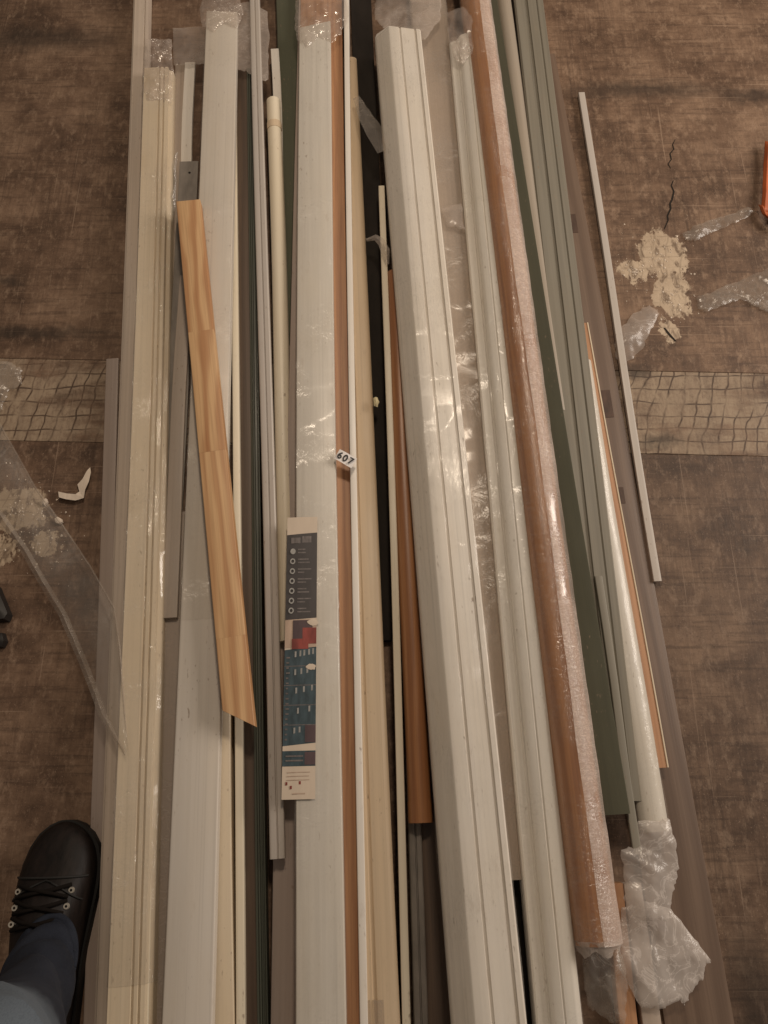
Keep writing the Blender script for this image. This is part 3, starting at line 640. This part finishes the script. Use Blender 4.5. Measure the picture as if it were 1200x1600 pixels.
# clear sheet at the left: wide triangle running up onto the pile, with a rolled lower edge
def left_sheet():
    up = [(-70, 560, .05), (0, 664, .03), (55, 762, .022), (95, 818, .018), (140, 885, .03), (178, 950, .05), (186, 1010, .068), (192, 1080, .070), (200, 1172, .070)]
    lo = [(-70, 720, .01), (0, 805, .008), (40, 862, .008), (66, 908, .008), (98, 960, .010), (128, 1030, .018), (146, 1076, .03), (160, 1115, .045), (196, 1180, .069)]
    rows = [[], [], [], []]
    for u, l in zip(up, lo):
        for k in range(4):
            t = k/3; rows[k].append(P(u[0]+(l[0]-u[0])*t, u[1]+(l[1]-u[1])*t, u[2]+(l[2]-u[2])*t+.006*math.sin(math.pi*t)))
    root = empty('film_sheet', P(60, 850, 0))
    def adopt(o): o.parent = root; o.matrix_parent_inverse = Matrix.Translation(-root.location)
    adopt(grid_sheet('sheet', rows, FILMCLEAR, None, 7, .0022, 45))
    for nm, edge, wpx, mt in (('rolled_edge', lo, 13, FILMGREY), ('upper_edge', up, 4, FILMGREY)):
        pts = [(p[0], p[1]) for p in edge]; rw = [[], [], []]
        for i, (x, y) in enumerate(pts):
            a = pts[max(0, i-1)]; b = pts[min(len(pts)-1, i+1)]; d = Vector((b[0]-a[0], b[1]-a[1])).normalized(); n = Vector((-d.y, d.x))
            wv = wpx*(1 if i < len(pts)-1 else .3)
            for k, t in enumerate((-.5, 0, .5)): rw[k].append(P(x+n.x*wv*t, y+n.y*wv*t, edge[i][2]+(.009 if k == 1 else .003)))
        adopt(grid_sheet(nm, rw, mt, None, 6, .001, 90))
    tag(root, 'large clear plastic sheet lying from floor onto the pile at left', 'plastic sheet')
left_sheet()
cap_film('film_scrap', 'piece of clear film at the left edge above the large clear sheet', [(-40, 560), (15, 566), (33, 576), (34, 600), (12, 612), (4, 640), (-40, 650)], .004, .016, FILMGREY, fold=.003)
cap_film('film_scrap', 'crinkled strip of film between dusty patch and orange strap', [(1066, 364), (1100, 348), (1130, 338), (1168, 324), (1180, 330), (1168, 340), (1140, 351), (1105, 367), (1085, 377), (1070, 374)], .004, .010, FILMGREY, fold=.004, freq=45)
cap_film('film_scrap', 'wide crinkled film at the right edge beside the dusty patch', [(1088, 466), (1120, 452), (1160, 436), (1205, 418), (1232, 412), (1232, 505), (1205, 490), (1178, 478), (1155, 467), (1130, 478), (1106, 488), (1090, 482)], .004, .014, FILMGREY, fold=.006, freq=34)
cap_film('film_scrap', 'clear film scrap caught under the thin pale stick', [(962, 520), (985, 495), (1015, 476), (1030, 490), (1015, 520), (1000, 548), (975, 570), (962, 560)], .003, .008, FILMHAZY, fold=.0025)
# milky foam film at the near right
def foam():
    root = empty('foam_film', P(1020, 1450, 0))
    up = [(997, 1283), (1045, 1279), (1056, 1312), (1060, 1350), (1057, 1380), (1050, 1412), (1044, 1440), (1000, 1438), (978, 1420), (974, 1370), (970, 1328), (994, 1322)]
    lo = [(972, 1418), (1010, 1408), (1048, 1420), (1078, 1458), (1112, 1502), (1103, 1508), (1099, 1532), (1078, 1552), (1070, 1572), (1062, 1562), (1030, 1576), (1002, 1574), (985, 1545), (965, 1505), (968, 1450)]
    for nm, ol, a, b in (('upper_fold', up, .060, .070), ('lower_fold', lo, .032, .042)):
        o = blob_sheet(nm, ol, a, b, FOAM, None, 14, 6, .003, .0042, 30); o.parent = root; o.matrix_parent_inverse = Matrix.Translation(-root.location)
    tag(root, 'crumpled milky white foam film at the near right of the pile', 'film')
foam()
cap_film('film_scrap', 'smoky clear film hanging below the end of the copper tube', [(908, 1486), (965, 1478), (974, 1500), (982, 1545), (974, 1605), (945, 1590), (918, 1570)], .036, .05, FILMGREY, fold=.003)
# plaster bits
PLASTER = plain('plaster', (.66, .56, .46), .85, 0, .15, 60)
def chunk(name, label, outline, h, mat, cat='crumb'):
    n = len(outline); base = [P(x, y, .001) for x, y in outline]; c = sum(base, Vector())/n
    V = base+[c+(p-c)*.93+Vector((0, 0, h*random.uniform(.75, 1))) for p in base]+[c+(p-c)*.5+Vector((0, 0, h*1.1)) for p in base]
    F = [(k, (k+1) % n, n+(k+1) % n, n+k) for k in range(n)]+[(n+k, n+(k+1) % n, 2*n+(k+1) % n, 2*n+k) for k in range(n)]+[tuple(range(2*n, 3*n))]
    o = link(name, mesh(name, V, F, 40), mat); tag(o, label, cat); return o
def lshape():
    pts = [(91, 768), (104, 771), (118, 772), (124, 768), (121, 757), (129, 748), (136, 735), (141, 730), (142, 738), (139, 752), (133, 765), (131, 778), (118, 782), (103, 780), (92, 777)]
    n = len(pts); V = [P(x, y, .001) for x, y in pts]+[P(x, y, .009+.003*random.random()) for x, y in pts]
    F = [(k, (k+1) % n, n+(k+1) % n, n+k) for k in range(n)]+[tuple(range(n, 2*n))]
    me = mesh('plaster_piece', V, F, 0); bm = bmesh.new(); bm.from_mesh(me); bmesh.ops.triangulate(bm, faces=bm.faces); bm.to_mesh(me); bm.free()
    o = link('plaster_piece', me, PLASTER); tag(o, 'bent L-shaped piece of pale plaster on the floor', 'plaster piece')
lshape()
chunk('plaster_crumb', 'small round pale crumb just below the L-shaped plaster piece', [(87, 812), (92, 809), (98, 812), (99, 817), (94, 820), (88, 818)], .007, PLASTER)
chunk('plaster_crumb', 'dark-edged pale crumb lying at the upper edge of the clear sheet', [(68, 782), (74, 780), (76, 786), (71, 791), (67, 788)], .006, PLASTER)
DARKB = plain('black_rubber', (.012, .010, .009), .5)
chunk('black_block', 'black block cut by the left edge beside the clear sheet', [(-30, 915), (2, 918), (20, 962), (16, 972), (-30, 975)], .02, DARKB, 'block')
chunk('black_block', 'smaller black scrap just below the black block at left', [(-25, 992), (9, 990), (13, 1003), (8, 1013), (-25, 1012)], .014, DARKB, 'block')
# orange strap at the right edge
def strap():
    ORG = plain('orange_strap', (.36, .085, .022), .5, 0, .25)
    root = empty('orange_strap', P(1200, 290, 0))
    for nm, pts, wv in (('webbing', [(1201, 222), (1199, 258), (1197, 300), (1195, 330)], 12), ('webbing', [(1191, 322), (1197, 336), (1208, 346), (1230, 354)], 13), ('edge_cord', [(1216, 218), (1214, 260), (1211, 310), (1211, 345)], 12)):
        rw = [[], [], []]
        for i, (x, y) in enumerate(pts):
            for k, t in enumerate((-.5, 0, .5)): rw[k].append(P(x+wv*t, y+wv*t*.3, .014+(.006 if k == 1 else 0)-(.008 if nm == 'edge_cord' else 0)))
        o = grid_sheet(nm, rw, ORG, None, 5, .0006, 60); o.parent = root; o.matrix_parent_inverse = Matrix.Translation(-root.location)
        md = o.modifiers.new('thick', 'SOLIDIFY'); md.thickness = .004
    tag(root, 'orange strap cut off by the right edge of the picture', 'strap')
strap()

# ================================================================== THE PERSON: one booted foot and a jeans leg
def person():
    toe, heel = P(105, 1283, .02), P(78, 1545, .02)
    ax = (toe-heel); ax.z = 0; L = .292; d = ax.normalized()
    side = d.cross(Vector((0, 0, 1))); org = Vector((toe.x, toe.y, 0))-d*L
    M = Matrix((side, d, Vector((0, 0, 1)))).transposed().to_4x4(); M.translation = org
    root = empty('person'); root.matrix_world = M
    LEATHER = plain('dark_brown_leather', (.0085, .0052, .0042), .55, 0, .5, 90, .8, spec=.22); SOLE = plain('black_sole', (.010, .009, .008), .7)
    METAL = plain('eyelet_metal', (.75, .70, .60), .3, .8); LACE = plain('lace', (.008, .006, .005), .9, spec=.1)
    # width profile along the foot (0 heel .. 1 toe): left and right half widths
    prof = [(0, .020, .020), (.03, .030, .030), (.10, .037, .036), (.25, .040, .037), (.42, .045, .040), (.58, .052, .047), (.70, .055, .052), (.80, .053, .053), (.88, .045, .047), (.94, .034, .036), (.98, .020, .021), (1.0, .006, .006)]
    hts = [.085, .095, .10, .105, .104, .097, .080, .063, .055, .047, .039, .028]
    def ring(t, l, r, h, n=20, g=1.0, z0=.022):
        out = []
        for k in range(n+1):
            a = math.pi*k/n; c, s_ = math.cos(a), math.sin(a)
            x = -(l if c > 0 else r)*math.copysign(abs(c)**.8, c)*g; out.append((x, t*L, z0+(h-z0)*s_**.75))
        return out
    V, F = [], []; n = 20
    for (t, l, r), h in zip(prof, hts): V += ring(t, l, r, h)
    for i in range(len(prof)-1):
        for k in range(n): a = i*(n+1)+k; F.append((a, a+1, a+n+2, a+n+1))
    F.append(tuple(range(n+1))); m = len(prof)-1; F.append(tuple(range(m*(n+1), (m+1)*(n+1))))
    boot = link('boot', mesh('boot', V, F, 60), LEATHER, root)
    md = boot.modifiers.new('sub', 'SUBSURF'); md.levels = 1; md.render_levels = 2
    boot['label'] = 'dark brown leather lace-up boot with metal eyelets'
    # sole
    ol = [(-l*1.03-.002, t*L*1.012-.002) for t, l, r in prof]+[(r*1.03+.002, t*L*1.012-.002) for t, l, r in reversed(prof)]
    k = len(ol); V = [(x, y, .001) for x, y in ol]+[(x, y, .024) for x, y in ol]
    link('sole', mesh('sole', V, [tuple(range(k)), tuple(range(k, 2*k))]+[(i, (i+1) % k, k+(i+1) % k, k+i) for i in range(k)], 30), SOLE, boot)
    # toe-cap seam and lacing panel
    def on(t, u):   # point on the boot's top at length t, across u (-1..1)
        for (a, b), (h0, h1) in zip(zip(prof, prof[1:]), zip(hts, hts[1:])):
            if a[0] <= t <= b[0]:
                f = (t-a[0])/(b[0]-a[0]); l = a[1]+(b[1]-a[1])*f; r = a[2]+(b[2]-a[2])*f; h = h0+(h1-h0)*f
                ang = math.acos(max(-1, min(1, -u))); x = (r if u > 0 else l)*math.copysign(abs(u)**.8, u)
                return Vector((x, t*L, .022+(h-.022)*math.sin(ang)**.75))
    def cordmesh(pts, r, n=6):
        V, F = [], []
        for i, p in enumerate(pts):
            tg = (pts[min(i+1, len(pts)-1)]-pts[max(i-1, 0)]).normalized(); s_ = tg.cross(Vector((0, 0, 1))); s_ = s_.normalized() if s_.length > 1e-4 else Vector((1, 0, 0)); u = s_.cross(tg)
            for j in range(n): a = 2*math.pi*j/n; V.append(p+(s_*math.cos(a)+u*math.sin(a))*r)
        for i in range(len(pts)-1):
            for j in range(n): F.append((i*n+j, i*n+(j+1) % n, (i+1)*n+(j+1) % n, (i+1)*n+j))
        return V, F
    def cord(nm, pts, r, mat):
        V, F = cordmesh(pts, r); link(nm, mesh(nm, V, F, 60), mat, boot)
    cord('seam', [on(.755, -.9+1.8*i/24)+Vector((0, 0, .0012)) for i in range(25)], .0018, SOLE)
    cord('seam', [on(.745-.10*abs(-.9+1.8*i/24)-.0, -.9+1.8*i/24)+Vector((0, 0, .0012)) for i in range(25)], .0014, SOLE)
    for r_, t in enumerate((.70, .635, .57)):
        for u in (-.62, .62):
            p = on(t, u); V = []; nn = 14
            for q, rr in ((0, .0045), (.0022, .0038), (.0022, .0018)):
                for j in range(nn): V.append((p.x+rr*math.cos(j*2*math.pi/nn), p.y+rr*math.sin(j*2*math.pi/nn), p.z+q+.001))
            F = [(g*nn+j, g*nn+(j+1) % nn, (g+1)*nn+(j+1) % nn, (g+1)*nn+j) for g in (0, 1) for j in range(nn)]
            link('eyelet', mesh('eyelet', V, F, 40), METAL, boot)
        cord('lace', [on(t+.05*(i/14-.5), -.6+1.2*i/14)+Vector((0, 0, .0035)) for i in range(15)], .0026, LACE)
        cord('lace', [on(t-.05*(i/14-.5), -.6+1.2*i/14)+Vector((0, 0, .0045)) for i in range(15)], .0026, LACE)
    # jeans leg: cuff round the ankle, shin leaning in, knee and thigh going up out of view
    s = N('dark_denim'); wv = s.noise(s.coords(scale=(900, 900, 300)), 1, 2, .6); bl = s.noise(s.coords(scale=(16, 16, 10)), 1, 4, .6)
    zz = s.n('ShaderNodeSeparateXYZ'); s.put(zz.inputs[0], s.coords('World')); knee_light = s.ramp(s.math('ADD', zz.outputs[2], s.math('MULTIPLY', bl, .12)), (.455, 0), (.53, 1))  # light on the knee, painted in as a paler blue higher up
    c = s.mix(s.ramp(bl, (.3, 0), (.7, 1)), (.009, .011, .018), (.020, .024, .036)); c = s.mix(knee_light, c, (.105, .128, .155)); c = s.mix(s.ramp(wv, (.45, 0), (.7, .3)), c, (.03, .036, .05))
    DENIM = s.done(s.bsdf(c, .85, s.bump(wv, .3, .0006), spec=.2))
    Mi = M.inverted()
    sk = [(P(64, 1512, .112), .038, .054), (P(57, 1530, .14), .041, .054), (P(50, 1550, .18), .043, .053), (P(34, 1590, .26), .046, .054), (P(8, 1640, .36), .052, .058), (P(-16, 1665, .46), .060, .062), (P(-45, 1730, .56), .066, .07), (Vector((-.30, -.36, .80)), .090, .09)]
    n = 36; V, F = [], []; rings = []
    M_ = 8
    full = []
    for i in range(len(sk)-1):
        for q in range(M_):
            t = q/M_; full.append((sk[i][0].lerp(sk[i+1][0], t), sk[i][1]+(sk[i+1][1]-sk[i][1])*t, sk[i][2]+(sk[i+1][2]-sk[i][2])*t))
    full.append(sk[-1])
    for i, (c_, rx, ry) in enumerate(full):
        for k in range(n):
            a = 2*math.pi*k/n
            fold = 1+.13*math.sin(i*.75+2.2*math.sin(a+.6))*max(0, 1-i/40)+.05*noise.noise(Vector((math.cos(a)*2, math.sin(a)*2, i*.35)))+.025*math.sin(a*3+i*.4)
            V.append(Mi @ Vector((c_.x+rx*fold*math.cos(a), c_.y+ry*fold*math.sin(a), c_.z+.012*math.sin(a*2+i*.3)*(1 if i > 2 else .3)+.02*math.sin(a)*(1-i/len(full))*-1)))
    for i in range(len(full)-1):
        for k in range(n): F.append((i*n+k, i*n+(k+1) % n, (i+1)*n+(k+1) % n, (i+1)*n+k))
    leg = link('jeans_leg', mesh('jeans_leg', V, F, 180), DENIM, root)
    leg['label'] = 'dark blue denim trouser leg with light on the knee painted in paler'
    # rolled hem at the bottom opening
    c_, rx, ry = full[0]
    pts = [Mi @ Vector((c_.x+rx*1.03*math.cos(2*math.pi*k/40), c_.y+ry*1.03*math.sin(2*math.pi*k/40), c_.z-.002-.02*math.sin(2*math.pi*k/40))) for k in range(41)]
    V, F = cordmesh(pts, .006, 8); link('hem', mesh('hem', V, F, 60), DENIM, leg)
    tag(root, 'person in jeans and dark brown laced boots standing beside the pile', 'person')
person()

# ================================================================== PLASTER POWDER
def powder(name, label, spots, n):
    V, F = [], []
    for _ in range(n):
        cx, cy, sx, sy = random.choice(spots); a = random.uniform(0, 6.28); q = abs(random.gauss(0, .62))
        x, y = cx+math.cos(a)*q*sx, cy+math.sin(a)*q*sy; c = P(x, y, 0); r = .0006+.0016*random.random()**4; b = len(V); m = 5; t0 = random.uniform(0, 6)
        for k in range(m): V.append((c.x+r*1.3*math.cos(t0+k*1.257)*random.uniform(.7, 1.1), c.y+r*1.3*math.sin(t0+k*1.257)*random.uniform(.7, 1.1), .0002))
        V.append((c.x, c.y, r*.9))
        for k in range(m): F.append((b+k, b+(k+1) % m, b+m))
    o = link(name, mesh(name, V, F, 0), PLASTER); o['kind'] = 'stuff'; o['label'] = label; o['category'] = 'powder'
powder('plaster_powder', 'pale plaster powder and grit strewn on the dusty floor patch right of the thin pale stick', [(1037, 400, 55, 50), (1050, 460, 42, 55), (990, 425, 30, 25)], 260)
powder('plaster_powder', 'pale plaster grit under and around the large clear plastic sheet', [(30, 800, 70, 60), (60, 850, 60, 50)], 170)
